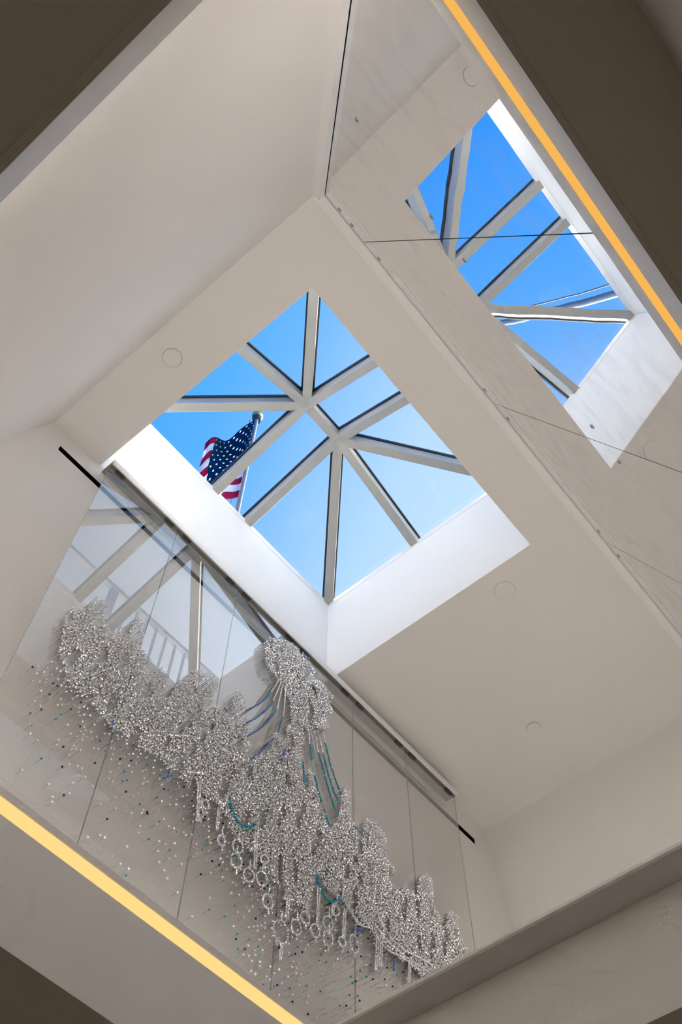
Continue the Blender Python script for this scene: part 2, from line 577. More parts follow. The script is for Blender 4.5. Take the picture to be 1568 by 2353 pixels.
def fill_downlight(x, y, power, label):  # lamps added out of view to brighten the soffits and fascias
    zz = Z0 + ZS * S
    root = empty('fill_downlight', (x, y, zz - 0.02))
    tag(root, label, 'lamp', 'unseen fill lamps added to the lower storey')
    disc('bezel', (x, y, zz - 0.001), (0, 0, -1), 0.09, 0.012, M['rail'], root)
    ld = bpy.data.lights.new('fill_downlight_lamp', 'AREA')
    ld.shape = 'DISK'
    ld.size = 0.12
    ld.energy = power
    ld.color = (1.0, 0.88, 0.76)
    lo = bpy.data.objects.new('lamp', ld)
    COL.objects.link(lo)
    lo.parent = root
    lo.location = (0, 0, -0.005)


fill_downlight(4.6, 1.2, 5.0, 'unseen fill lamp added in the lower ceiling under the landing')
fill_downlight(1.2, 4.6, 5.0, 'unseen fill lamp added in the lower ceiling behind the artwork side')
fill_downlight(-1.9, 1.2, 5.0, 'unseen fill lamp added in the lower ceiling left of the opening')

fill_downlight(3.0, 0.12, 2.0, 'unseen fill lamp added in the lower ceiling close to the mirror side wall')

# trim round the mirror: along the ceiling and down the corner
tr5 = struct(extrude('trim_5', [(ym(.9995) + .0009, .9995), (.1290, .9995), (.1290, .9987), (.1312, .9987), (.1312, 1.002), (ym(1.002) + .0009, 1.002)], 0.1, 0.95, fx, M['trim']),
             'painted batten between the ceiling and the mirror panels', 'trim')
zt6 = 0.9993
a = lambda z: [W(xw(z) - .004, ym(z) + .0008, z), W(xw(z) + .0075, ym(z) + .0008, z), W(xw(z) + .0075, ym(z) + .0075, z), W(xw(z) - .004, ym(z) + .0115, z)]
vv, ff = hexa(a(0.45), a(zt6))
struct(fix_normals(obj('trim_6', vv, ff, M['trim'])), 'painted batten down the corner beside the mirror panels', 'trim')

# mirror panels with their screws
nrm = Vector((0, 1, -0.35)).normalized()
slope = Vector((0, -0.35, -1)).normalized()
jx = [None, 0.1755, 0.4040, 0.6325, 0.8610, None]
mlab = ['tall slanted mirror panel in the corner next to the left wall', 'slanted mirror panel left of the middle joint, reflecting most of the sky',
        'slanted mirror panel reflecting the white shaft wall of the skylight', 'slanted mirror panel at the right picture edge, between two lower joints',
        'last slanted mirror panel, far right beyond the frame']
zt, zbm = 0.9985, 0.47
g = 0.0004
for i in range(5):
    def xl(z): return (xw(z) + .0078) if i == 0 else jx[i] + g
    def xr(z): return (xe(z) - .003) if i == 4 else jx[i + 1] - g
    q = [W(xl(zt), ym(zt), zt), W(xr(zt), ym(zt), zt), W(xr(zbm), ym(zbm), zbm), W(xl(zbm), ym(zbm), zbm)]
    root = empty('mirror_panel', (q[2] + q[3]) / 2)
    tag(root, mlab[i], 'mirror', 'mirror panels')
    pv, pf = hexa(q, [p - nrm * 0.006 for p in q])
    fix_normals(obj('mirror_sheet', pv, pf, M['mirror'], root, origin=(0, 0, 0)))
    for z in (0.990, 0.767, 0.545):
        for x in ((xl(z) + .0215), (xr(z) - .0215)):
            sc_ = disc('screw', W(x, ym(z), z), nrm, 0.0125, 0.003, M['steel'], root, 16)
            disc('screw_socket', W(x, ym(z), z) + nrm * 0.0031, nrm, 0.0055, 0.0006, M['dark_gap'], sc_, 10)

# round cover plates in the ceiling
for (x, y, r, t, lab) in ((0.139, 0.3582, 0.052, 0.006, 'round white ceiling cover plate near the left wall'),
                          (0.8146, 0.3479, 0.046, 0.006, 'round white ceiling cover plate at the lower right of the skylight'),
                          (0.6133, 0.2531, 0.064, 0.0015, 'large faint flush disc in the ceiling right of the skylight corner')):
    p = empty('ceiling_cover', W(x, y, 1.0))
    tag(p, lab, 'cover plate', 'ceiling cover plates')
    disc('plate', W(x, y, 1.0) + Vector((0, 0, -0.001)), (0, 0, -1), r, t, M['plaster'], p)
    disc('rim_gap', W(x, y, 1.0) + Vector((0, 0, 0.0002)), (0, 0, -1), r + (0.0028 if t > .002 else .0015), 0.0011, M['rim'], p)

# ------------------------------------------------------------------ skylight: four hips, ridge, rafters, panes
sky = empty('skylight', W((OX0 + OX1) / 2, (OY0 + OY1) / 2, ZC))
tag(sky, 'hipped glass skylight with pale aluminium bars over the white shaft', 'skylight')
YM_ = (OY0 + OY1) / 2
N1, N2 = (0.342, YM_, 1.2455), (0.410, YM_, 1.2455)
zq = ZC + 0.002
RW, RD = 0.066, 0.085


def rib(name, p0, p1, w=RW, d=RD, lift=0.0):
    p0, p1 = W(*p0), W(*p1)
    p0 = p0 + Vector((0, 0, lift)); p1 = p1 + Vector((0, 0, lift))
    dr = (p1 - p0).normalized()
    side = dr.cross(Vector((0, 0, 1))).normalized()
    up = side.cross(dr).normalized()

    def sec(p, hw, h0, h1):
        return [p - side * hw + up * h0, p + side * hw + up * h0, p + side * hw + up * h1, p - side * hw + up * h1]
    v, f = hexa(sec(p0, w / 2, 0, d), sec(p1, w / 2, 0, d))
    o = fix_normals(obj(name, v, f, M['alu'], sky))
    b = o.modifiers.new('bevel', 'BEVEL')
    b.width = 0.004
    b.segments = 2
    v, f = hexa(sec(p0, w / 2 + 0.013, d + 0.0005, d + 0.020), sec(p1, w / 2 + 0.013, d + 0.0005, d + 0.020))
    fix_normals(obj('gasket', v, f, M['gasket'], o))
    return o


rib('ridge_bar', N1, N2, lift=0.004)
for c, n in (((OX0, OY0), N1), ((OX0, OY1), N1), ((OX1, OY0), N2), ((OX1, OY1), N2)):
    rib('hip_bar', (c[0], c[1], zq), n)
for c, n in (((0.339, OY0), N1), ((0.405, OY0), N2), ((0.339, OY1), N1), ((0.405, OY1), N2), ((OX0, YM_), N1), ((OX1, YM_), N2)):
    rib('rafter', (c[0], c[1], zq), n, RW * 0.95, lift=0.003)
for a in ((OX0 - .02, OX0 + .001, OY0 - .02, OY1 + .02), (OX1 - .001, OX1 + .02, OY0 - .02, OY1 + .02), (OX0 - .02, OX1 + .02, OY0 - .02, OY0 + .001), (OX0 - .02, OX1 + .02, OY1 - .001, OY1 + .02)):
    ubox('curb_bar', a[0], a[1], a[2], a[3], ZC, ZC + .010, M['shaft'], sky)
# panes sit on the gaskets
hl = Vector((0, 0, (RD + .021) / math.cos(math.radians(24))))


def pane(*pts):
    a = [W(*p) + hl for p in pts]
    n = len(a)
    up = Vector((0, 0, 0.008))
    v = a + [p + up for p in a]
    f = [tuple(range(n - 1, -1, -1)), tuple(range(n, 2 * n))] + [(i, (i + 1) % n, n + (i + 1) % n, n + i) for i in range(n)]
    fix_normals(obj('pane', v, f, M['pane'], sky))


A_, B_, C_, D_ = (OX0, OY0, zq), (OX1, OY0, zq), (OX1, OY1, zq), (OX0, OY1, zq)
pane(A_, (0.339, OY0, zq), N1)
pane((0.339, OY0, zq), (0.405, OY0, zq), N2, N1)
pane((0.405, OY0, zq), B_, N2)
pane(D_, N1, (0.339, OY1, zq))
pane((0.339, OY1, zq), N1, N2, (0.405, OY1, zq))
pane((0.405, OY1, zq), N2, C_)
pane(A_, N1, (OX0, YM_, zq))
pane((OX0, YM_, zq), N1, D_)
pane(B_, (OX1, YM_, zq), N2)
pane((OX1, YM_, zq), C_, N2)

# ------------------------------------------------------------------ roof guardrail beside the skylight (its reflection shows in the artwork glass)
gr = empty('roof_guardrail', (2.6, 0.685, Z0 + 1.0302 * S))
tag(gr, 'grey roof guardrail with thin balusters, mirrored faintly in the glass panels', 'railing')
GZ = Z0 + 1.36 * S
box('handrail', 0.5, 5.2, 0.66, 0.71, GZ - 0.03, GZ + 0.02, M['galv'], gr, 0.008)
box('bottom_rail', 0.5, 5.2, 0.672, 0.698, GZ - 0.98, GZ - 0.95, M['galv'], gr)
for xp in (0.55, 2.08, 3.6, 5.15):
    box('post', xp - 0.035, xp + 0.035, 0.66, 0.71, Z0 + 1.0304 * S, GZ - 0.03, M['galv'], gr)
    box('base_plate', xp - 0.08, xp + 0.08, 0.61, 0.76, Z0 + 1.0302 * S, Z0 + 1.0304 * S + .012, M['galv'], gr)
xb = 2.24
while xb < 5.05:
    if abs(xb - 3.6) > 0.06:
        box('baluster', xb - 0.009, xb + 0.009, 0.676, 0.694, GZ - 0.95, GZ - 0.03, M['galv'], gr)
    xb += 0.113

# ------------------------------------------------------------------ flagpole and flag outside
PX, PY, PZ = 1.092, 1.461, 4.36
fp = empty('flagpole', (PX * S, PY * S, 0))
tag(fp, 'grey flagpole with a gold ball seen through the skylight', 'flagpole')


def tube(name, p0, p1, r0, r1, mat, parent, seg=20):
    p0, p1 = Vector(p0), Vector(p1)
    d = (p1 - p0).normalized()
    u = d.orthogonal().normalized()
    w = d.cross(u)
    v = []
    for p, r in ((p0, r0), (p1, r1)):
        v += [p + u * r * math.cos(2 * math.pi * i / seg) + w * r * math.sin(2 * math.pi * i / seg) for i in range(seg)]
    f = [(i, (i + 1) % seg, seg + (i + 1) % seg, seg + i) for i in range(seg)] + [tuple(range(seg - 1, -1, -1)), tuple(range(seg, 2 * seg))]
    o = fix_normals(obj(name, v, f, mat, parent))
    return o


def ball(name, c, r, mat, parent, n=14, sq=1.0):
    v, f = [], []
    for i in range(n + 1):
        th = math.pi * i / n
        for j in range(2 * n):
            ph = math.pi * j / n
            v.append(Vector(c) + Vector((r * math.sin(th) * math.cos(ph), r * math.sin(th) * math.sin(ph), sq * r * math.cos(th))))
    for i in range(n):
        for j in range(2 * n):
            k = (j + 1) % (2 * n)
            f.append((i * 2 * n + j, i * 2 * n + k, (i + 1) * 2 * n + k, (i + 1) * 2 * n + j))
    return fix_normals(obj(name, v, f, mat, parent, smooth=True))


top = W(PX, PY, PZ)
tube('pole', (top.x, top.y, 0), (top.x, top.y, top.z), 0.07, 0.045, M['pole'], fp)
tube('truck', top - Vector((0, 0, 0.12)), top + Vector((0, 0, 0.02)), 0.10, 0.12, M['gasket'], fp)
ball('finial_ball', top + Vector((0, 0, 0.15)), 0.14, M['gold'], fp)
hv = Vector((-0.64, 0.77, 0))
tube('halyard', top - Vector((0, 0, 0.1)) + hv * 0.16, (top.x + hv.x * .16, top.y + hv.y * .16, 8.0), 0.012, 0.012, M['pin'], fp, 6)


def flag_mat():
    mt, t, out = new_mat('flag_cloth')
    uv = t.nodes.new('ShaderNodeUVMap')
    sp = t.nodes.new('ShaderNodeSeparateXYZ')
    t.links.new(uv.outputs['UV'], sp.inputs['Vector'])

    def math_(op, a, b=None):
        n = t.nodes.new('ShaderNodeMath')
        n.operation = op
        for i, x in enumerate((a, b)):
            if x is None:
                continue
            if isinstance(x, (int, float)):
                n.inputs[i].default_value = x
            else:
                t.links.new(x, n.inputs[i])
        return n.outputs[0]
    u, vv_ = sp.outputs['X'], sp.outputs['Y']       # u along the fly, v from the foot to the head
    st = math_('GREATER_THAN', math_('FRACT', math_('MULTIPLY', vv_, 6.5)), 0.5)   # 13 stripes, red at both ends
    mx = t.nodes.new('ShaderNodeMix')
    mx.data_type = 'RGBA'
    mx.inputs[6].default_value = (0.36, 0.02, 0.075, 1)
    mx.inputs[7].default_value = (0.66, 0.68, 0.74, 1)
    t.links.new(st, mx.inputs[0])
    can = math_('MULTIPLY', math_('LESS_THAN', u, 0.72), math_('GREATER_THAN', vv_, 0.4615))
    # stars: staggered rows of small dots
    cu = math_('MULTIPLY', u, 7.5 / 0.72)
    cv = math_('MULTIPLY', math_('SUBTRACT', vv_, 0.4615), 9.0 / 0.5385)
    row = math_('FLOOR', cv)
    off = math_('MULTIPLY', math_('MODULO', row, 2.0), 0.5)
    du = math_('SUBTRACT', math_('FRACT', math_('ADD', cu, off)), 0.5)
    dv = math_('SUBTRACT', math_('FRACT', cv), 0.5)
    rr = math_('ADD', math_('MULTIPLY', du, du), math_('MULTIPLY', dv, dv))
    star = math_('LESS_THAN', rr, 0.025)
    cx = t.nodes.new('ShaderNodeMix')
    cx.data_type = 'RGBA'
    cx.inputs[6].default_value = (0.008, 0.05, 0.11, 1)
    cx.inputs[7].default_value = (0.75, 0.78, 0.82, 1)
    t.links.new(star, cx.inputs[0])
    fm = t.nodes.new('ShaderNodeMix')
    fm.data_type = 'RGBA'
    t.links.new(can, fm.inputs[0])
    t.links.new(mx.outputs[2], fm.inputs[6])
    t.links.new(cx.outputs[2], fm.inputs[7])
    d = t.nodes.new('ShaderNodeBsdfDiffuse')
    tl = t.nodes.new('ShaderNodeBsdfTranslucent')
    t.links.new(fm.outputs[2], d.inputs['Color'])
    t.links.new(fm.outputs[2], tl.inputs['Color'])
    ms = t.nodes.new('ShaderNodeMixShader')
    ms.inputs[0].default_value = 0.45
    t.links.new(d.outputs[0], ms.inputs[1])
    t.links.new(tl.outputs[0], ms.inputs[2])
    t.links.new(ms.outputs[0], out.inputs['Surface'])
    return mt


def make_flag():
    """hoist along the pole, the fly end drooping steeply in folds"""
    nu, nv = 60, 40
    HO, FL = 4.1, 2.1
    out_h = Vector((hv.x, hv.y, 0))
    nrm_h = Vector((-hv.y, hv.x, 0))
    v, f, uv = [], [], []
    for i in range(nu + 1):
        u = i / nu
        for j in range(nv + 1):
            s = j / nv                               # 0 foot, 1 head
            run = FL * u
            fold = 0.16 * math.sin(4.5 * u + 3.4 * s) * min(1, 3 * u) + 0.08 * math.sin(9 * u - 6 * s) * min(1, 3 * u)
            ripple = 0.10 * math.sin(5 * u + 5 * s + 1.0) * min(1, 3 * u)
            out = 0.02 + run * (0.40 + 0.10 * s) + ripple
            z_ = -0.32 - HO * (1 - s) - run * (0.90 - 0.05 * s) + 0.5 * ripple
            p = top + Vector((0, 0, z_)) + out_h * out + nrm_h * (fold + 0.10)
            v.append(p)
            uv.append((u, s))
    for i in range(nu):
        for j in range(nv):
            a = i * (nv + 1) + j
            f.append((a, a + 1, a + nv + 2, a + nv + 1))
    o = obj('flag', v, f, flag_mat(), smooth=True)
    lay = o.data.uv_layers.new(name='UVMap')
    for p in o.data.polygons:
        for li in p.loop_indices:
            lay.data[li].uv = uv[o.data.loops[li].vertex_index]
    sd_ = o.modifiers.new('cloth_thickness', 'SOLIDIFY')
    sd_.thickness = 0.006
    tag(o, 'limp striped flag with a starred blue corner, beyond the skylight', 'flag')
    return o


make_flag()

# ------------------------------------------------------------------ bead artwork: glass panels, rail, clips, pins
art = empty('bead_artwork', W(0.5, YG, ZF))
tag(art, 'wide bead and pin picture of a city skyline on clear glass panels', 'artwork')
gx = [0.1812, 0.2885, 0.3915, 0.4985, 0.6065, 0.7155, 0.8245]
GT = 0.006
yg = YG * S
for i in range(6):
    x0, x1 = gx[i] * S + 0.0012, gx[i + 1] * S - 0.0012
    z0, z1 = Z0 + .4515 * S, Z0 + .976 * S
    p = obj('glass_panel', box_verts(x0, x1, yg, yg + GT, z0, z1), HEX, [M['panel'], M['glass_edge']], art, idx=[1, 1, 0, 1, 0, 1])
    fix_normals(p)
    for cxx in (x0 + 0.07, x1 - 0.07):
        box('clip', cxx - 0.032, cxx + 0.032, yg - 0.012, yg - 0.0005, Z0 + .9705 * S, Z0 + .9732 * S, M['clip'], p, 0.002)
rx0, rx1 = gx[0] * S - 0.002, gx[6] * S + 0.01
rail = box('top_rail', rx0, rx1, yg - 0.024, yg - 0.014, Z0 + .9730 * S, Z0 + .9830 * S, M['rail'], art, 0.002)
box('rail_channel', rx0, rx1, yg - 0.0139, yg + 0.075, Z0 + .9765 * S, Z0 + .9810 * S, M['rail_grey'], rail)
box('rail_back', rx0, rx1, yg + 0.075, yg + 0.085, Z0 + .968 * S, Z0 + .981 * S, M['rail'], rail)

# traced on the glass, metres (x, height)
DENSE = [(1.024,4.915),(1.02,4.963),(1.03,5.053),(1.054,5.046),(1.096,5.109),(1.097,5.156),(1.121,5.233),(1.155,5.251),(1.185,5.232),(1.186,5.164),(1.223,5.108),(1.248,5.067),(1.26,5.121),(1.285,5.156),(1.317,5.143),(1.337,5.182),(1.334,5.232),(1.336,5.288),(1.362,5.355),(1.41,5.328),(1.422,5.223),(1.427,5.159),(1.498,5.149),(1.468,5.068),(1.499,5.034),(1.523,5.074),(1.53,5.115),(1.56,5.159),(1.61,5.143),(1.618,5.056),(1.618,4.983),(1.649,5.022),(1.656,5.093),(1.672,5.155),(1.708,5.194),(1.711,5.249),(1.767,5.354),(1.802,5.348),(1.849,5.402),(1.911,5.397),(1.909,5.274),(1.915,5.206),(1.955,5.224),(1.983,5.27),(2.016,5.241),(2.019,5.345),(2.028,5.416),(2.056,5.472),(2.115,5.455),(2.113,5.322),(2.172,5.272),(2.155,5.205),(2.193,5.156),(2.164,5.084),(2.216,5.1),(2.245,5.176),(2.275,5.167),(2.318,5.252),(2.329,5.344),(2.337,5.408),(2.391,5.416),(2.408,5.38),(2.436,5.456),(2.41,5.481),(2.448,5.572),(2.436,5.737),(2.326,5.823),(2.277,5.833),(2.221,5.851),(2.181,6.015),(2.219,6.113),(2.37,6.246),(2.499,6.283),(2.633,6.211),(2.593,6.115),(2.7,6.162),(2.803,6.125),(2.776,6.05),(2.797,5.997),(2.747,5.892),(2.791,5.863),(2.743,5.774),(2.668,5.729),(2.58,5.62),(2.566,5.537),(2.555,5.358),(2.578,5.198),(2.626,5.208),(2.605,5.334),(2.638,5.378),(2.669,5.322),(2.716,5.181),(2.741,5.161),(2.785,5.069),(2.846,5.166),(2.87,5.276),(2.877,5.361),(2.902,5.46),(2.955,5.462),(2.964,5.268),(3,5.236),(3.054,5.216),(3.076,5.324),(3.112,5.39),(3.177,5.397),(3.271,5.36),(3.262,5.212),(3.338,5.173),(3.295,5.092),(3.338,5.069),(3.377,5.09),(3.411,5.142),(3.468,5.136),(3.517,5.131),(3.556,5.269),(3.615,5.364),(3.686,5.351),(3.67,5.171),(3.748,5.135),(3.725,5.061),(3.776,5.107),(3.801,5.194),(3.848,5.256),(3.921,5.25),(3.91,5.119),(3.969,5.069),(3.919,4.907),(3.573,4.611),(3.471,4.644),(3.356,4.64),(3.269,4.625),(3.143,4.661),(3.023,4.663),(2.922,4.701),(2.835,4.677),(2.739,4.688),(2.695,4.684),(2.67,4.544),(2.664,4.494),(2.597,4.461),(2.504,4.415),(2.441,4.48),(2.376,4.491),(2.323,4.536),(2.242,4.543),(2.163,4.547),(2.111,4.571),(2.076,4.621),(2.031,4.638),(1.969,4.641),(1.919,4.63),(1.843,4.618),(1.762,4.618),(1.667,4.631),(1.584,4.6),(1.482,4.604),(1.401,4.58),(1.333,4.604),(1.244,4.628),(1.187,4.618),(1.14,4.639),(1.104,4.693),(1.062,4.73),(1.043,4.811)]
CHAINS = [
('b',[(2.121,5.363),(2.173,5.444),(2.215,5.519),(2.252,5.597)]),
('t',[(2.252,5.597),(2.265,5.633),(2.276,5.666)]),
('b',[(2.132,5.276),(2.184,5.357),(2.234,5.448),(2.275,5.54)]),
('t',[(2.275,5.54),(2.286,5.572),(2.296,5.607)]),
('b',[(2.147,5.191),(2.209,5.286),(2.269,5.401),(2.31,5.505)]),
('t',[(2.31,5.505),(2.321,5.536),(2.331,5.571)]),
('b',[(2.357,5.415),(2.368,5.481),(2.378,5.525)]),
('t',[(2.378,5.525),(2.386,5.557)]),
('b',[(2.195,5.067),(2.233,5.14),(2.268,5.202)]),
('b',[(2.268,5.202),(2.302,5.28),(2.33,5.338)]),
('b',[(2.396,5.207),(2.41,5.273),(2.418,5.339)]),
('w',[(2.326,5.823),(2.304,5.743),(2.276,5.666)]),
('w',[(2.345,5.818),(2.322,5.71),(2.296,5.607)]),
('w',[(2.357,5.803),(2.346,5.678),(2.331,5.571)]),
('w',[(2.382,5.808),(2.386,5.678),(2.386,5.557)]),
('t',[(2.606,5.53),(2.616,5.47),(2.629,5.417)]),
('t',[(2.679,5.524),(2.723,5.426),(2.784,5.287),(2.846,5.184)]),
('t',[(2.719,5.548),(2.758,5.445),(2.811,5.341),(2.863,5.28)]),
('t',[(2.731,5.65),(2.775,5.527),(2.825,5.433),(2.877,5.364)]),
('t',[(2.559,5.351),(2.566,5.286),(2.581,5.2)]),
('t',[(2.655,5.33),(2.678,5.266),(2.716,5.181)]),
('t',[(2.738,5.153),(2.756,5.113),(2.785,5.069)]),
('t',[(2.993,5.225),(3.018,5.216),(3.036,5.217)]),
('b',[(3.036,5.217),(3.065,5.205)]),
('w',[(2.59,5.629),(2.606,5.53)]),
('w',[(2.633,5.661),(2.658,5.59),(2.679,5.524)]),
('w',[(2.669,5.693),(2.698,5.618),(2.719,5.548)]),
('w',[(2.709,5.737),(2.731,5.65)]),
('w',[(2.608,5.638),(2.634,5.561),(2.656,5.477)]),
('t',[(2.088,4.722),(2.11,4.668),(2.147,4.634),(2.187,4.631),(2.222,4.647),(2.253,4.677),(2.27,4.708)]),
('t',[(2.091,4.722),(2.116,4.67),(2.153,4.633),(2.191,4.628),(2.223,4.642),(2.254,4.673)]),
('t',[(2.698,4.703),(2.715,4.652),(2.757,4.618),(2.804,4.624),(2.845,4.658),(2.877,4.709)]),
('t',[(2.701,4.701),(2.722,4.651),(2.763,4.617),(2.807,4.621),(2.848,4.658)]),
('w',[(1.679,4.785),(1.742,4.831),(1.808,4.892)]),
('w',[(1.831,4.675),(1.891,4.719),(1.938,4.764)]),
('w',[(2.078,4.728),(2.068,4.667),(2.027,4.661),(1.984,4.666)]),
('w',[(3.149,4.791),(3.188,4.739),(3.268,4.7),(3.389,4.699),(3.573,4.753)]),
('w',[(3.031,4.69),(3.129,4.64),(3.228,4.615),(3.367,4.649),(3.526,4.656)]),
('w',[(3.098,4.708),(3.231,4.666),(3.351,4.664),(3.566,4.691)]),
('w',[(3.224,4.84),(3.289,4.764),(3.426,4.721),(3.609,4.749)]),
('w',[(2.932,4.69),(2.996,4.619),(3.096,4.657)]),
('w',[(2.899,4.694),(2.958,4.644),(3.046,4.638)]),
('b',[(1.404,4.561),(1.401,4.598),(1.396,4.63)]),
('b',[(1.735,4.556),(1.731,4.593),(1.733,4.62)]),
('b',[(3.269,4.533),(3.275,4.572),(3.275,4.607)]),
('b',[(2.967,4.581),(2.983,4.574),(3.002,4.572)]),
('b',[(2.976,4.592),(2.993,4.588),(3.012,4.585)]),
('b',[(3.032,4.625),(3.035,4.607),(3.038,4.589)]),
('b',[(3.026,4.616),(3.028,4.598)]),
('b',[(2.514,6.24),(2.535,6.235),(2.559,6.234)]),
('b',[(2.521,6.261),(2.545,6.26),(2.57,6.259)]),
('b',[(1.975,5.236),(1.991,5.238),(2,5.26)]),
('w',[(2.097,4.482),(2.1,4.476),(2.1,4.47),(2.1,4.463),(2.097,4.456),(2.094,4.451),(2.09,4.446),(2.085,4.443),(2.079,4.441),(2.074,4.441),(2.069,4.442),(2.064,4.446),(2.061,4.45),(2.059,4.456),(2.058,4.463),(2.059,4.469),(2.061,4.476),(2.064,4.482),(2.068,4.486),(2.073,4.49),(2.079,4.492),(2.085,4.492),(2.09,4.49),(2.094,4.487),(2.097,4.482)]),
('b',[(2.079,4.466),(2.082,4.466)]),
('w',[(2.08,4.496),(2.076,4.548)]),
('w',[(2.086,4.442),(2.093,4.414)]),
('w',[(2.204,4.528),(2.206,4.52),(2.207,4.511),(2.206,4.502),(2.202,4.493),(2.197,4.485),(2.191,4.478),(2.184,4.473),(2.176,4.471),(2.168,4.471),(2.161,4.473),(2.155,4.477),(2.151,4.483),(2.148,4.491),(2.147,4.5),(2.149,4.509),(2.152,4.518),(2.157,4.527),(2.163,4.533),(2.17,4.538),(2.178,4.541),(2.186,4.541),(2.193,4.539),(2.199,4.535),(2.204,4.528)]),
('b',[(2.177,4.506),(2.18,4.505)]),
('w',[(2.177,4.545),(2.175,4.598)]),
('w',[(2.185,4.472),(2.192,4.444)]),
('w',[(2.206,4.45),(2.209,4.442),(2.209,4.433),(2.208,4.423),(2.204,4.414),(2.199,4.405),(2.192,4.399),(2.184,4.394),(2.176,4.391),(2.168,4.391),(2.161,4.393),(2.154,4.397),(2.15,4.404),(2.147,4.412),(2.146,4.421),(2.147,4.431),(2.151,4.44),(2.156,4.449),(2.163,4.456),(2.171,4.461),(2.179,4.464),(2.187,4.464),(2.195,4.462),(2.201,4.457),(2.206,4.45)]),
('t',[(2.178,4.427),(2.18,4.427)]),
('w',[(2.177,4.467),(2.175,4.519)]),
('w',[(2.185,4.393),(2.192,4.365)]),
('w',[(2.289,4.43),(2.292,4.422),(2.292,4.414),(2.29,4.404),(2.286,4.395),(2.28,4.387),(2.273,4.38),(2.265,4.375),(2.257,4.372),(2.249,4.372),(2.242,4.374),(2.236,4.378),(2.231,4.384),(2.229,4.391),(2.228,4.4),(2.23,4.409),(2.234,4.418),(2.239,4.427),(2.247,4.434),(2.255,4.439),(2.263,4.442),(2.271,4.443),(2.279,4.441),(2.285,4.437),(2.289,4.43)]),
('b',[(2.26,4.407),(2.263,4.406)]),
('w',[(2.261,4.445),(2.259,4.496)]),
('w',[(2.267,4.375),(2.273,4.347)]),
('w',[(2.369,4.466),(2.372,4.458),(2.372,4.448),(2.37,4.438),(2.366,4.429),(2.36,4.42),(2.353,4.413),(2.345,4.408),(2.336,4.405),(2.328,4.405),(2.32,4.407),(2.314,4.412),(2.309,4.418),(2.307,4.427),(2.306,4.436),(2.308,4.446),(2.312,4.455),(2.318,4.464),(2.325,4.471),(2.333,4.477),(2.342,4.48),(2.351,4.48),(2.358,4.478),(2.365,4.473),(2.369,4.466)]),
('t',[(2.339,4.442),(2.342,4.442)]),
('w',[(2.34,4.483),(2.34,4.536)]),
('w',[(2.346,4.407),(2.352,4.379)]),
('w',[(2.365,4.568),(2.366,4.563),(2.366,4.557),(2.364,4.55),(2.361,4.544),(2.357,4.538),(2.352,4.533),(2.347,4.53),(2.341,4.527),(2.335,4.527),(2.33,4.528),(2.326,4.53),(2.324,4.534),(2.322,4.539),(2.322,4.545),(2.323,4.552),(2.326,4.558),(2.33,4.564),(2.335,4.569),(2.341,4.573),(2.347,4.575),(2.352,4.576),(2.358,4.575),(2.362,4.572),(2.365,4.568)]),
('t',[(2.344,4.551),(2.347,4.551)]),
('w',[(2.347,4.578),(2.347,4.633)]),
('w',[(2.349,4.53),(2.355,4.501)]),
('w',[(2.416,4.374),(2.419,4.366),(2.419,4.356),(2.418,4.347),(2.414,4.338),(2.409,4.33),(2.403,4.323),(2.395,4.319),(2.387,4.317),(2.379,4.317),(2.372,4.32),(2.366,4.325),(2.361,4.332),(2.358,4.341),(2.357,4.35),(2.359,4.359),(2.362,4.368),(2.367,4.377),(2.374,4.383),(2.381,4.388),(2.39,4.39),(2.398,4.389),(2.405,4.386),(2.411,4.381),(2.416,4.374)]),
('n',[(2.388,4.353),(2.391,4.353)]),
('w',[(2.389,4.395),(2.39,4.446)]),
('w',[(2.395,4.317),(2.4,4.29)]),
('w',[(2.521,4.289),(2.526,4.276),(2.526,4.262),(2.524,4.248),(2.519,4.235),(2.512,4.224),(2.502,4.215),(2.491,4.209),(2.479,4.207),(2.467,4.208),(2.457,4.212),(2.448,4.22),(2.441,4.231),(2.437,4.243),(2.435,4.257),(2.437,4.271),(2.442,4.284),(2.45,4.296),(2.459,4.305),(2.47,4.312),(2.482,4.314),(2.494,4.313),(2.505,4.308),(2.515,4.3),(2.521,4.289)]),
('w',[(2.481,4.321),(2.482,4.371)]),
('w',[(2.488,4.205),(2.493,4.179)]),
('w',[(2.602,4.36),(2.605,4.351),(2.605,4.342),(2.603,4.332),(2.599,4.323),(2.594,4.315),(2.587,4.309),(2.579,4.304),(2.57,4.302),(2.562,4.303),(2.555,4.306),(2.549,4.311),(2.544,4.318),(2.542,4.326),(2.541,4.336),(2.543,4.345),(2.547,4.354),(2.552,4.363),(2.559,4.369),(2.567,4.374),(2.576,4.376),(2.584,4.375),(2.592,4.372),(2.598,4.367),(2.602,4.36)]),
('t',[(2.573,4.339),(2.576,4.338)]),
('w',[(2.576,4.381),(2.578,4.433)]),
('w',[(2.578,4.303),(2.583,4.275)]),
('w',[(2.656,4.446),(2.658,4.438),(2.658,4.43),(2.656,4.421),(2.652,4.413),(2.647,4.406),(2.64,4.4),(2.632,4.395),(2.625,4.393),(2.617,4.393),(2.611,4.395),(2.605,4.399),(2.601,4.405),(2.599,4.413),(2.599,4.421),(2.601,4.43),(2.605,4.438),(2.611,4.446),(2.617,4.452),(2.625,4.456),(2.633,4.459),(2.64,4.459),(2.647,4.456),(2.652,4.452),(2.656,4.446)]),
('n',[(2.629,4.426),(2.632,4.425)]),
('w',[(2.632,4.463),(2.635,4.516)]),
('w',[(2.633,4.394),(2.638,4.366)]),
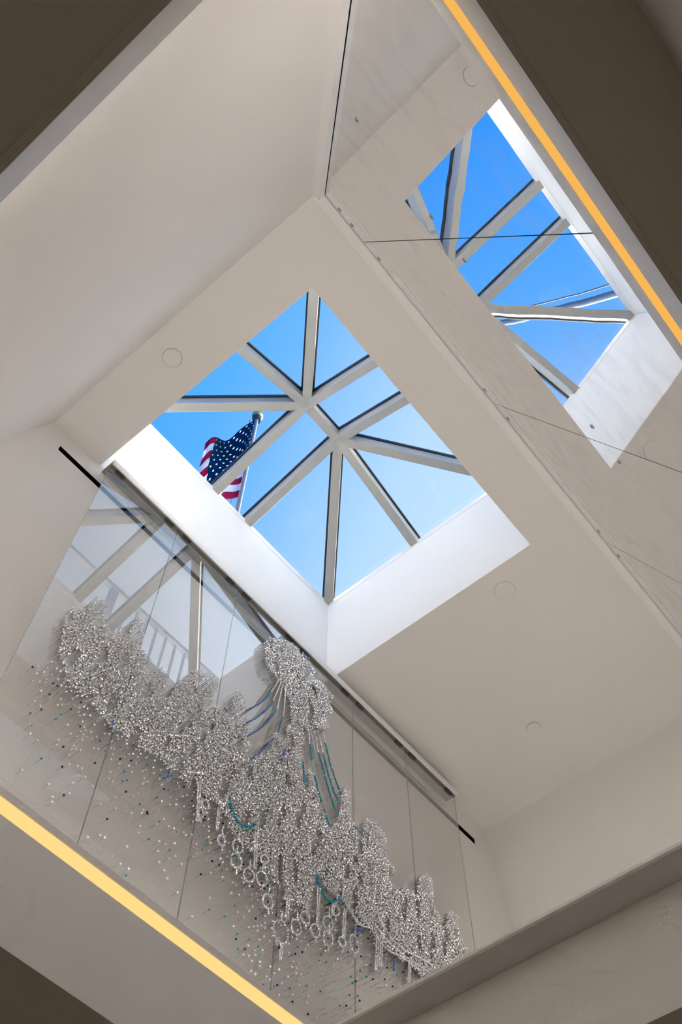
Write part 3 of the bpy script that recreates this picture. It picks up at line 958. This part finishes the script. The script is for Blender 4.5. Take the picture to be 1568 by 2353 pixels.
('w',[(2.726,4.418),(2.728,4.411),(2.728,4.402),(2.726,4.393),(2.722,4.384),(2.716,4.377),(2.71,4.371),(2.702,4.367),(2.694,4.365),(2.687,4.365),(2.68,4.367),(2.674,4.372),(2.67,4.378),(2.668,4.386),(2.668,4.395),(2.67,4.404),(2.674,4.412),(2.679,4.42),(2.686,4.426),(2.694,4.431),(2.702,4.433),(2.709,4.432),(2.716,4.43),(2.722,4.425),(2.726,4.418)]),
('t',[(2.698,4.398),(2.701,4.398)]),
('w',[(2.702,4.437),(2.706,4.491)]),
('w',[(2.702,4.365),(2.706,4.337)]),
('w',[(2.814,4.516),(2.816,4.507),(2.816,4.498),(2.813,4.488),(2.808,4.479),(2.802,4.47),(2.794,4.463),(2.785,4.458),(2.776,4.456),(2.768,4.456),(2.76,4.458),(2.754,4.462),(2.75,4.469),(2.748,4.477),(2.749,4.487),(2.751,4.496),(2.756,4.506),(2.763,4.514),(2.77,4.521),(2.779,4.526),(2.788,4.529),(2.797,4.53),(2.804,4.527),(2.81,4.522),(2.814,4.516)]),
('t',[(2.782,4.492),(2.785,4.492)]),
('w',[(2.787,4.533),(2.792,4.589)]),
('w',[(2.786,4.457),(2.79,4.428)]),
('w',[(2.816,4.433),(2.818,4.424),(2.818,4.414),(2.816,4.404),(2.811,4.394),(2.805,4.386),(2.797,4.379),(2.788,4.374),(2.78,4.372),(2.771,4.373),(2.763,4.376),(2.757,4.381),(2.753,4.388),(2.751,4.397),(2.75,4.407),(2.753,4.417),(2.757,4.427),(2.763,4.435),(2.771,4.442),(2.78,4.447),(2.789,4.449),(2.797,4.449),(2.805,4.446),(2.812,4.441),(2.816,4.433)]),
('n',[(2.784,4.411),(2.787,4.41)]),
('w',[(2.789,4.455),(2.794,4.509)]),
('w',[(2.788,4.373),(2.792,4.344)]),
('w',[(2.86,4.612),(2.862,4.605),(2.861,4.597),(2.858,4.589),(2.854,4.582),(2.848,4.575),(2.842,4.569),(2.834,4.564),(2.827,4.562),(2.82,4.561),(2.814,4.563),(2.809,4.566),(2.806,4.571),(2.805,4.578),(2.805,4.585),(2.808,4.593),(2.812,4.601),(2.818,4.608),(2.824,4.614),(2.832,4.618),(2.839,4.621),(2.846,4.622),(2.852,4.62),(2.857,4.617),(2.86,4.612)]),
('n',[(2.833,4.591),(2.836,4.591)]),
('w',[(2.839,4.624),(2.845,4.683)]),
('w',[(2.837,4.564),(2.84,4.533)]),
('w',[(2.908,4.472),(2.91,4.466),(2.909,4.459),(2.907,4.452),(2.903,4.445),(2.898,4.439),(2.893,4.434),(2.886,4.43),(2.88,4.429),(2.873,4.429),(2.868,4.43),(2.863,4.434),(2.86,4.439),(2.859,4.445),(2.859,4.452),(2.861,4.459),(2.865,4.466),(2.87,4.472),(2.876,4.477),(2.882,4.481),(2.889,4.483),(2.895,4.483),(2.901,4.481),(2.905,4.477),(2.908,4.472)]),
('t',[(2.884,4.455),(2.887,4.455)]),
('w',[(2.89,4.487),(2.896,4.542)]),
('w',[(2.887,4.43),(2.891,4.4)]),
('w',[(2.997,4.515),(3,4.503),(3,4.492),(2.999,4.48),(2.996,4.47),(2.99,4.461),(2.984,4.455),(2.976,4.451),(2.968,4.451),(2.96,4.453),(2.952,4.458),(2.946,4.466),(2.941,4.476),(2.938,4.487),(2.937,4.499),(2.939,4.51),(2.942,4.521),(2.947,4.529),(2.954,4.536),(2.961,4.54),(2.97,4.54),(2.978,4.538),(2.986,4.532),(2.992,4.525),(2.997,4.515)]),
('w',[(2.976,4.551),(2.983,4.609)]),
('w',[(2.971,4.446),(2.974,4.416)]),
('w',[(1.953,4.534),(1.955,4.528),(1.957,4.522),(1.956,4.515),(1.955,4.509),(1.952,4.503),(1.949,4.499),(1.944,4.496),(1.939,4.495),(1.935,4.495),(1.93,4.497),(1.926,4.501),(1.922,4.506),(1.92,4.511),(1.919,4.518),(1.919,4.524),(1.92,4.53),(1.923,4.536),(1.926,4.54),(1.931,4.543),(1.936,4.544),(1.941,4.544),(1.945,4.542),(1.95,4.539),(1.953,4.534)]),
('w',[(1.937,4.549),(1.932,4.602)]),
('w',[(1.945,4.495),(1.953,4.467)]),
('w',[(1.974,4.596),(1.976,4.59),(1.977,4.584),(1.977,4.578),(1.975,4.572),(1.972,4.566),(1.968,4.562),(1.964,4.559),(1.959,4.557),(1.954,4.557),(1.95,4.559),(1.946,4.562),(1.943,4.567),(1.94,4.572),(1.939,4.578),(1.94,4.584),(1.941,4.59),(1.944,4.596),(1.948,4.6),(1.952,4.603),(1.957,4.605),(1.962,4.605),(1.967,4.603),(1.971,4.6),(1.974,4.596)]),
('b',[(1.958,4.581),(1.961,4.581)]),
('w',[(1.958,4.609),(1.954,4.663)]),
('w',[(1.965,4.558),(1.973,4.529)]),
('w',[(1.899,4.664),(1.928,4.458)]),
('w',[(1.91,4.674),(1.937,4.465)]),
('w',[(2.032,4.613),(2.042,4.494)]),
('w',[(2.045,4.622),(2.051,4.502)]),
('w',[(2.269,4.69),(2.287,4.454)]),
('w',[(2.283,4.7),(2.298,4.461)]),
('w',[(2.506,4.46),(2.505,4.334)]),
('w',[(2.52,4.469),(2.516,4.341)]),
('w',[(2.706,4.641),(2.703,4.424)]),
('w',[(2.722,4.651),(2.714,4.431)]),
('w',[(2.817,4.627),(2.806,4.547)]),
('w',[(2.832,4.637),(2.818,4.555)]),
('w',[(3.142,4.649),(3.12,4.435)]),
('w',[(3.16,4.659),(3.133,4.443)]),
('w',[(2.896,4.642),(2.884,4.467)]),
('w',[(2.912,4.652),(2.897,4.475)]),
('w',[(3.178,4.695),(3.154,4.478)]),
('w',[(3.196,4.706),(3.167,4.485)]),
('w',[(3.399,4.656),(3.373,4.522)]),
('w',[(3.417,4.667),(3.387,4.53)]),
('w',[(2.486,4.203),(2.483,4.119)]),
('w',[(2.499,4.211),(2.493,4.125)])]
SCATTER_W = [(2.466,3.959),(2.34,3.961),(2.5,3.98),(2.334,3.992),(2.359,3.993),(2.729,4.006),(2.442,4.015),(2.423,4.018),(1.616,4.023),(2.581,4.025),(1.657,4.028),(1.45,4.028),(1.994,4.032),(2.283,4.035),(2.334,4.036),(2.381,4.038),(2.669,4.038),(2.514,4.039),(2.313,4.048),(2.635,4.054),(2.463,4.056),(2.79,4.058),(2.378,4.059),(1.266,4.059),(2.771,4.069),(2.675,4.071),(2.437,4.072),(2.349,4.072),(1.498,4.074),(1.52,4.078),(1.261,4.079),(1.903,4.083),(2.543,4.086),(2.488,4.087),(2.62,4.09),(2.305,4.09),(2.343,4.092),(1.111,4.092),(2.861,4.093),(2.677,4.106),(1.842,4.109),(1.626,4.111),(2.949,4.112),(2.616,4.113),(2.386,4.118),(1.23,4.118),(2.213,4.124),(2.924,4.13),(2.595,4.13),(1.819,4.131),(2.636,4.136),(2.708,4.139),(2.809,4.139),(2.563,4.142),(2.625,4.144),(1.321,4.145),(2.775,4.145),(1.787,4.149),(2.363,4.153),(2.499,4.153),(2.595,4.155),(2.856,4.164),(2.947,4.165),(2.068,4.166),(2.297,4.171),(2.573,4.175),(3.028,4.18),(2.388,4.182),(2.424,4.185),(2.348,4.186),(2.68,4.187),(2.606,4.188),(2.324,4.191),(1.769,4.192),(2.468,4.192),(2.799,4.193),(1.829,4.196),(2.544,4.197),(2.846,4.197),(2.979,4.197),(2.263,4.198),(2.227,4.199),(1.321,4.199),(3.018,4.2),(1.459,4.201),(2.458,4.202),(2.78,4.203),(1.66,4.206),(2.346,4.208),(1.895,4.215),(2.515,4.218),(2.761,4.219),(2.439,4.219),(2.795,4.225),(2.367,4.225),(2.39,4.227),(2.671,4.228),(2.478,4.229),(2.833,4.23),(1.858,4.23),(1.53,4.231),(2.7,4.231),(1.765,4.239),(2.538,4.239),(1.661,4.241),(2.792,4.241),(2.289,4.243),(2.385,4.246),(2.428,4.247),(1.798,4.248),(1.405,4.251),(2.276,4.255),(1.578,4.257),(1.123,4.259),(1.087,4.263),(2.179,4.263),(1.28,4.263),(1.362,4.264),(1.606,4.265),(2.88,4.266),(2.64,4.273),(1.574,4.274),(2.306,4.278),(1.517,4.279),(2.051,4.279),(2.384,4.28),(2.556,4.281),(1.316,4.283),(1.841,4.283),(2.43,4.283),(2.223,4.284),(1.338,4.288),(2.828,4.29),(1.947,4.29),(3.167,4.295),(2.483,4.297),(2.615,4.298),(1.653,4.301),(1.732,4.303),(2.533,4.303),(2.119,4.303),(1.266,4.303),(1.204,4.304),(2.471,4.305),(2.658,4.305),(2.833,4.31),(2.583,4.315),(1.961,4.315),(2.179,4.315),(2.2,4.316),(2.25,4.32),(1.657,4.321),(2.902,4.321),(2.426,4.322),(2.394,4.327),(1.201,4.329),(2.334,4.33),(2.507,4.33),(2.296,4.331),(1.267,4.332),(2.743,4.333),(3.206,4.333),(2.639,4.333),(2.585,4.335),(1.797,4.338),(2.421,4.338),(2.478,4.338),(2.897,4.338),(1.483,4.339),(1.465,4.34),(2.545,4.34),(2.772,4.343),(3.055,4.345),(1.59,4.345),(1.822,4.346),(1.285,4.352),(2.858,4.353),(2.503,4.353),(1.764,4.353),(1.269,4.355),(3.208,4.355),(2.321,4.355),(2.135,4.355),(1.952,4.357),(3.004,4.358),(3.036,4.358),(2.241,4.359),(1.305,4.362),(2.475,4.363),(1.875,4.363),(1.893,4.364),(2.353,4.364),(2.882,4.369),(2.429,4.369),(2.192,4.369),(2.768,4.369),(2.224,4.37),(1.726,4.37),(1.463,4.372),(1.612,4.375),(2.111,4.375),(2.557,4.376),(2.026,4.376),(2.846,4.379),(2.639,4.382),(2.093,4.382),(2.683,4.385),(1.92,4.387),(2.4,4.388),(2.588,4.388),(2.625,4.39),(2.34,4.39),(2.54,4.39),(2.154,4.392),(3.173,4.395),(2.29,4.396),(1.238,4.398),(2.735,4.398),(2.475,4.4),(3.152,4.401),(2.996,4.404),(2.792,4.404),(2.888,4.405),(2.617,4.405),(2.21,4.406),(1.267,4.407),(2.965,4.407),(2.175,4.408),(2.42,4.408),(2.665,4.409),(2.54,4.411),(2.195,4.411),(2.863,4.412),(1.297,4.414),(2.763,4.414),(1.048,4.415),(1.357,4.416),(2.324,4.416),(1.081,4.416),(2.94,4.417),(2.024,4.417),(2.265,4.418),(2.13,4.418),(3.102,4.419),(2.563,4.421),(3.211,4.422),(2.455,4.423),(2.603,4.424),(3.142,4.424),(1.861,4.428),(1.216,4.429),(1.736,4.43),(3.014,4.43),(1.447,4.431),(2.168,4.432),(1.376,4.432),(1.624,4.437),(3.06,4.437),(2.013,4.439),(1.292,4.439),(1.491,4.443),(2.875,4.444),(2.735,4.444),(1.779,4.445),(2.418,4.446),(3.316,4.448),(2.312,4.449),(1.557,4.45),(1.911,4.45),(2.256,4.45),(1.314,4.45),(1.28,4.451),(3.342,4.452),(2.641,4.453),(1.336,4.455),(1.445,4.456),(2.14,4.456),(3.123,4.457),(3.155,4.462),(3.243,4.466),(2.277,4.466),(2.683,4.466),(1.647,4.467),(1.52,4.467),(1.81,4.469),(1.537,4.47),(1.623,4.47),(1.297,4.47),(2.008,4.47),(3.312,4.473),(1.974,4.474),(1.429,4.479),(1.321,4.479),(1.055,4.48),(1.771,4.48),(1.286,4.481),(3.189,4.482),(2.085,4.482),(1.143,4.482),(1.354,4.483),(1.102,4.486),(2.653,4.487),(3.289,4.487),(3.35,4.488),(2.838,4.488),(3.129,4.488),(1.911,4.49),(2.002,4.491),(2.679,4.491),(2.948,4.491),(1.852,4.491),(1.446,4.491),(2.127,4.492),(1.504,4.493),(1.604,4.495),(2.329,4.495),(1.807,4.495),(3.23,4.496),(1.27,4.498),(2.307,4.498),(1.007,4.5),(1.162,4.5),(2.219,4.501),(1.947,4.501),(2.287,4.501),(2.722,4.503),(1.564,4.507),(3.386,4.507),(3.088,4.508),(2.099,4.508),(2.353,4.509),(2.051,4.51),(1.717,4.51),(2.819,4.511),(2.909,4.511),(2.768,4.514),(1.25,4.515),(3.269,4.517),(1.62,4.517),(1.425,4.519),(1.146,4.52),(3.33,4.52),(1.18,4.521),(2.986,4.521),(3.195,4.522),(1.036,4.522),(2.078,4.524),(1.52,4.524),(2.308,4.526),(1.238,4.526),(1.992,4.526),(3.143,4.527),(1.7,4.529),(1.662,4.529),(1.384,4.53),(1.9,4.531),(1.325,4.532),(1.833,4.532),(1.056,4.533),(3.028,4.534),(2.914,4.534),(2.11,4.537),(1.267,4.538),(2.156,4.539),(1.539,4.542),(1.213,4.542),(1.794,4.543),(2.188,4.543),(1.403,4.544),(1.009,4.545),(1.565,4.546),(2.778,4.547),(1.505,4.549),(1.235,4.55),(1.963,4.551),(2.739,4.552),(3.24,4.552),(2.946,4.552),(2.9,4.552),(3.021,4.553),(1.45,4.553),(3.375,4.553),(1.29,4.555),(1.652,4.556),(2.809,4.557),(1.855,4.557),(1.983,4.557),(1.055,4.559),(1.331,4.559),(3.153,4.56),(1.191,4.563),(1.81,4.563),(2.107,4.563),(1.441,4.566),(3.214,4.566),(1.498,4.567),(2.038,4.567),(3.094,4.569),(1.416,4.57),(3.288,4.571),(1.253,4.572),(1.37,4.573),(1.576,4.575),(3.44,4.575),(1.545,4.576),(1.156,4.576),(3.146,4.577),(1.607,4.577),(1.883,4.578),(1.696,4.579),(2.023,4.579),(3.029,4.579),(1.271,4.579),(3.399,4.58),(1.464,4.581),(1.035,4.581),(1.792,4.581),(2.82,4.582),(1.123,4.582),(2.781,4.582),(1.732,4.583),(1.49,4.583),(1.342,4.583),(2.062,4.585),(1.563,4.588),(1.99,4.588),(1.962,4.589),(3.215,4.589),(1.002,4.59),(3.122,4.591),(1.651,4.596),(1.945,4.596),(1.147,4.597),(1.175,4.597),(1.206,4.598),(1.07,4.601),(1.916,4.601),(1.889,4.602),(3.182,4.603),(1.102,4.603),(3.49,4.604),(2.981,4.605),(1.19,4.607),(1.255,4.609),(2.021,4.609),(1.856,4.61),(1.132,4.611),(1.726,4.612),(1.039,4.614),(1.163,4.614),(1.227,4.617),(2.063,4.619),(1.975,4.619),(3.041,4.621),(3.132,4.621),(3.348,4.629),(1.129,4.631),(3.325,4.634),(3.485,4.638),(3.098,4.641),(1.078,4.646),(2.964,4.649),(1.098,4.65),(2.887,4.651),(3.053,4.657),(3.003,4.66),(2.943,4.661),(1.047,4.661),(1.065,4.671),(1.117,4.672),(1.076,4.713)]
SCATTER_T = [(1.652,3.992),(2.252,4.04),(2.559,4.042),(2.237,4.099),(2.661,4.111),(2.074,4.112),(2.361,4.116),(2.307,4.117),(2.747,4.133),(2.158,4.134),(2.449,4.169),(1.164,4.194),(1.714,4.211),(2.206,4.217),(2.941,4.223),(1.823,4.234),(2.997,4.249),(2.429,4.265),(2.736,4.272),(2.128,4.29),(2.347,4.291),(2.96,4.292),(2.781,4.292),(1.074,4.297),(2.383,4.302),(2.949,4.317),(1.744,4.324),(1.633,4.331),(2.108,4.332),(1.844,4.344),(1.989,4.357),(2.8,4.377),(3.062,4.381),(3.017,4.385),(1.545,4.394),(2,4.394),(2.516,4.396),(2.006,4.417),(2.406,4.417),(2.734,4.42),(1.522,4.424),(2.931,4.432),(2.667,4.442),(1.171,4.448),(1.409,4.448),(2.347,4.449),(2.848,4.47),(2.629,4.471),(2.108,4.475),(2.242,4.477),(1.753,4.508),(3.299,4.526),(1.472,4.527),(1.123,4.533),(3.171,4.54),(1.617,4.543),(1.694,4.546),(1.72,4.549),(1.939,4.552),(1.768,4.581),(1.754,4.591),(1.295,4.599),(3.368,4.599),(2.834,4.607),(2.867,4.613),(2.938,4.624),(2.895,4.675),(2.925,4.68),(1.102,4.694)]
SCATTER_B = [(2.465,3.998),(2.474,4.132),(2.875,4.136),(2.561,4.196),(2.512,4.255),(2.593,4.255),(2.54,4.26),(2.747,4.309),(1.052,4.344),(2.409,4.349),(1.525,4.373),(1.157,4.411),(1.962,4.412),(1.705,4.426),(3.093,4.461),(1.892,4.471),(2.707,4.475),(1.408,4.482),(2.227,4.483),(2.366,4.486),(2.272,4.513),(2.013,4.516),(2.804,4.52),(1.879,4.52),(2.245,4.537),(2.862,4.543),(1.59,4.55),(2.999,4.559),(1.699,4.61),(3.215,4.624),(1.912,4.628)]
SCATTER_N = [(2.405,3.969),(2.674,3.991),(2.579,3.993),(2.485,4.014),(2.288,4.062),(2.233,4.075),(1.301,4.118),(1.507,4.158),(2.918,4.16),(2.481,4.184),(2.581,4.215),(1.255,4.227),(2.331,4.233),(3.01,4.234),(2.002,4.237),(2.624,4.248),(3.1,4.254),(2.984,4.314),(1.23,4.315),(1.68,4.317),(1.676,4.323),(2.453,4.329),(2.05,4.338),(1.555,4.339),(2.09,4.346),(1.382,4.355),(2.294,4.372),(3.109,4.395),(1.087,4.4),(2.364,4.408),(2.5,4.409),(2.346,4.425),(2.587,4.429),(2.384,4.437),(3.257,4.441),(2.225,4.443),(3.199,4.445),(2.713,4.46),(3.026,4.465),(1.267,4.467),(1.486,4.467),(1.372,4.476),(1.731,4.495),(2.996,4.495),(1.093,4.498),(1.538,4.5),(1.97,4.504),(1.202,4.51),(3.221,4.52),(1.973,4.526),(1.887,4.549),(0.982,4.559),(1.09,4.564),(2.077,4.566),(1.11,4.567),(3.348,4.568),(2.85,4.576),(1.233,4.582),(1.526,4.585),(1.83,4.586),(3.001,4.591),(3.082,4.596),(3.151,4.6),(3.011,4.619),(3.455,4.623),(1.953,4.624),(3.427,4.627),(2.834,4.628),(2.909,4.639)]
PIN_L = 0.040
YF = yg - 0.0003                                      # glass face the pins stand on


def in_poly(x, z, poly):
    c = False
    j = len(poly) - 1
    for i in range(len(poly)):
        xi, zi = poly[i]
        xj, zj = poly[j]
        if (zi > z) != (zj > z) and x < (xj - xi) * (z - zi) / (zj - zi) + xi:
            c = not c
        j = i
    return c


PHI = (1 + 5 ** 0.5) / 2
ICO_V = [Vector(p).normalized() for p in ((-1, PHI, 0), (1, PHI, 0), (-1, -PHI, 0), (1, -PHI, 0), (0, -1, PHI), (0, 1, PHI), (0, -1, -PHI), (0, 1, -PHI), (PHI, 0, -1), (PHI, 0, 1), (-PHI, 0, -1), (-PHI, 0, 1))]
ICO_F = [(0, 11, 5), (0, 5, 1), (0, 1, 7), (0, 7, 10), (0, 10, 11), (1, 5, 9), (5, 11, 4), (11, 10, 2), (10, 7, 6), (7, 1, 8), (3, 9, 4), (3, 4, 2), (3, 2, 6), (3, 6, 8), (3, 8, 9), (4, 9, 5), (2, 4, 11), (6, 2, 10), (8, 6, 7), (9, 8, 1)]
PIN_R, BEAD_R = 0.0008, 0.0046


def stem_geo(L):
    v = []
    for y in (0.0, -L):
        for k in range(3):
            a = 2 * math.pi * k / 3 + 0.5
            v.append((PIN_R * math.cos(a), y, PIN_R * math.sin(a)))
    return v, [(0, 1, 4, 3), (1, 2, 5, 4), (2, 0, 3, 5)]


rng = random.Random(11)


def pins_stuff(name, pts, colours, lmin, lmax, parent):
    """many pins joined: stems and faceted beads in one mesh"""
    mats = [M['pin'], M['clear'], M['teal'], M['blue'], M['navy']]
    cidx = {'w': 1, 't': 2, 'b': 3, 'n': 4}
    og = Vector((pts[0][0], YF, pts[0][1]))
    V, Fc, I = [], [], []
    for (x, z), c in zip(pts, colours):
        L = rng.uniform(lmin, lmax)
        r = BEAD_R * rng.uniform(0.9, 1.12) * (1.0 if c == 'w' else 1.2)
        bx, by, bz = x - og.x, 0.0, z - og.z
        k = len(V)
        sv, sf = stem_geo(L)
        V += [(bx + a, by + b, bz + d) for a, b, d in sv]
        Fc += [tuple(i + k for i in q) for q in sf]
        I += [0] * 3
        k = len(V)
        ra = rng.uniform(0, 6.283)
        ca, sa = math.cos(ra) * r, math.sin(ra) * r
        hy = by - L
        V += [(bx + p.x * ca - p.z * sa, hy + p.y * r, bz + p.x * sa + p.z * ca) for p in ICO_V]
        Fc += [(a + k, b + k, d + k) for a, b, d in ICO_F]
        I += [cidx[c]] * 20
    me = bpy.data.meshes.new(name)
    me.from_pydata(V, [], Fc)
    for mt in mats:
        me.materials.append(mt)
    me.polygons.foreach_set('material_index', I)
    me.update()
    o = link(name, me, parent, og - world_loc(parent))
    tag(o, kind='stuff')
    return o


# dense part of the picture
xs = [p[0] for p in DENSE]
zs_ = [p[1] for p in DENSE]


def streak(x, z):
    """dark slits between the rows of beads"""
    a = math.sin(37 * x + 5.0 * math.sin(3.1 * z)) * math.sin(11 * z + 4 * math.sin(5.3 * x))
    b = math.sin(61 * x + 9 * math.sin(2.3 * z) + 1.7) * math.sin(19 * z + 2 * math.sin(7.1 * x) + .6)
    return 0.6 * a + 0.4 * b


pts = []
step_x, step_z = 0.0108, 0.0118
z = min(zs_)
rowi = 0
while z < max(zs_):
    x = min(xs) + (rowi % 2) * step_x / 2
    while x < max(xs):
        px, pz = x + rng.uniform(-.35, .35) * step_x, z + rng.uniform(-.35, .35) * step_z
        if in_poly(px, pz, DENSE):
            if not (streak(px, pz) > 0.46 and rng.random() < 0.88):
                pts.append((px, pz))
        x += step_x
    z += step_z
    rowi += 1
pins_stuff('dense_pins', pts, ['w'] * len(pts), 0.036, 0.044, art)

# rows of beads: garlands, ovals, coloured lines
cp, cc = [], []
for c, line in CHAINS:
    for (x0, z0), (x1, z1) in zip(line, line[1:]):
        d = math.hypot(x1 - x0, z1 - z0)
        n = max(1, int(d / 0.0085))
        for k in range(n):
            t = k / n
            cp.append((x0 + (x1 - x0) * t, z0 + (z1 - z0) * t))
            cc.append(c)
pins_stuff('garland_pins', cp, cc, 0.043, 0.047, art)

# loose pins: the ones nearest the lens singly, the rest joined
loose = [(p, 't') for p in SCATTER_T] + [(p, 'n') for p in SCATTER_N] + [(p, 'b') for p in SCATTER_B]
rest = [(p, 'w') for p in SCATTER_W]
room = 300 - len(loose)
loose += rest[:room]
rest = rest[room:]
sv, sf = stem_geo(PIN_L)
stem_me = mesh('pin', sv, sf, M['pin'])
bead_me = {}
for k in 'wtbn':
    rr = BEAD_R * 1.15
    bead_me[k] = mesh('bead', [p * rr for p in ICO_V], ICO_F, BEAD_MAT[k])
al = world_loc(art)
for (x, z), c in loose:
    o = link('pin', stem_me, art, Vector((x, YF, z)) - al)
    link('bead', bead_me[c], o, (0, -PIN_L, 0))
if rest:
    pins_stuff('scattered_pins', [p for p, c in rest], [c for p, c in rest], 0.038, 0.042, art)
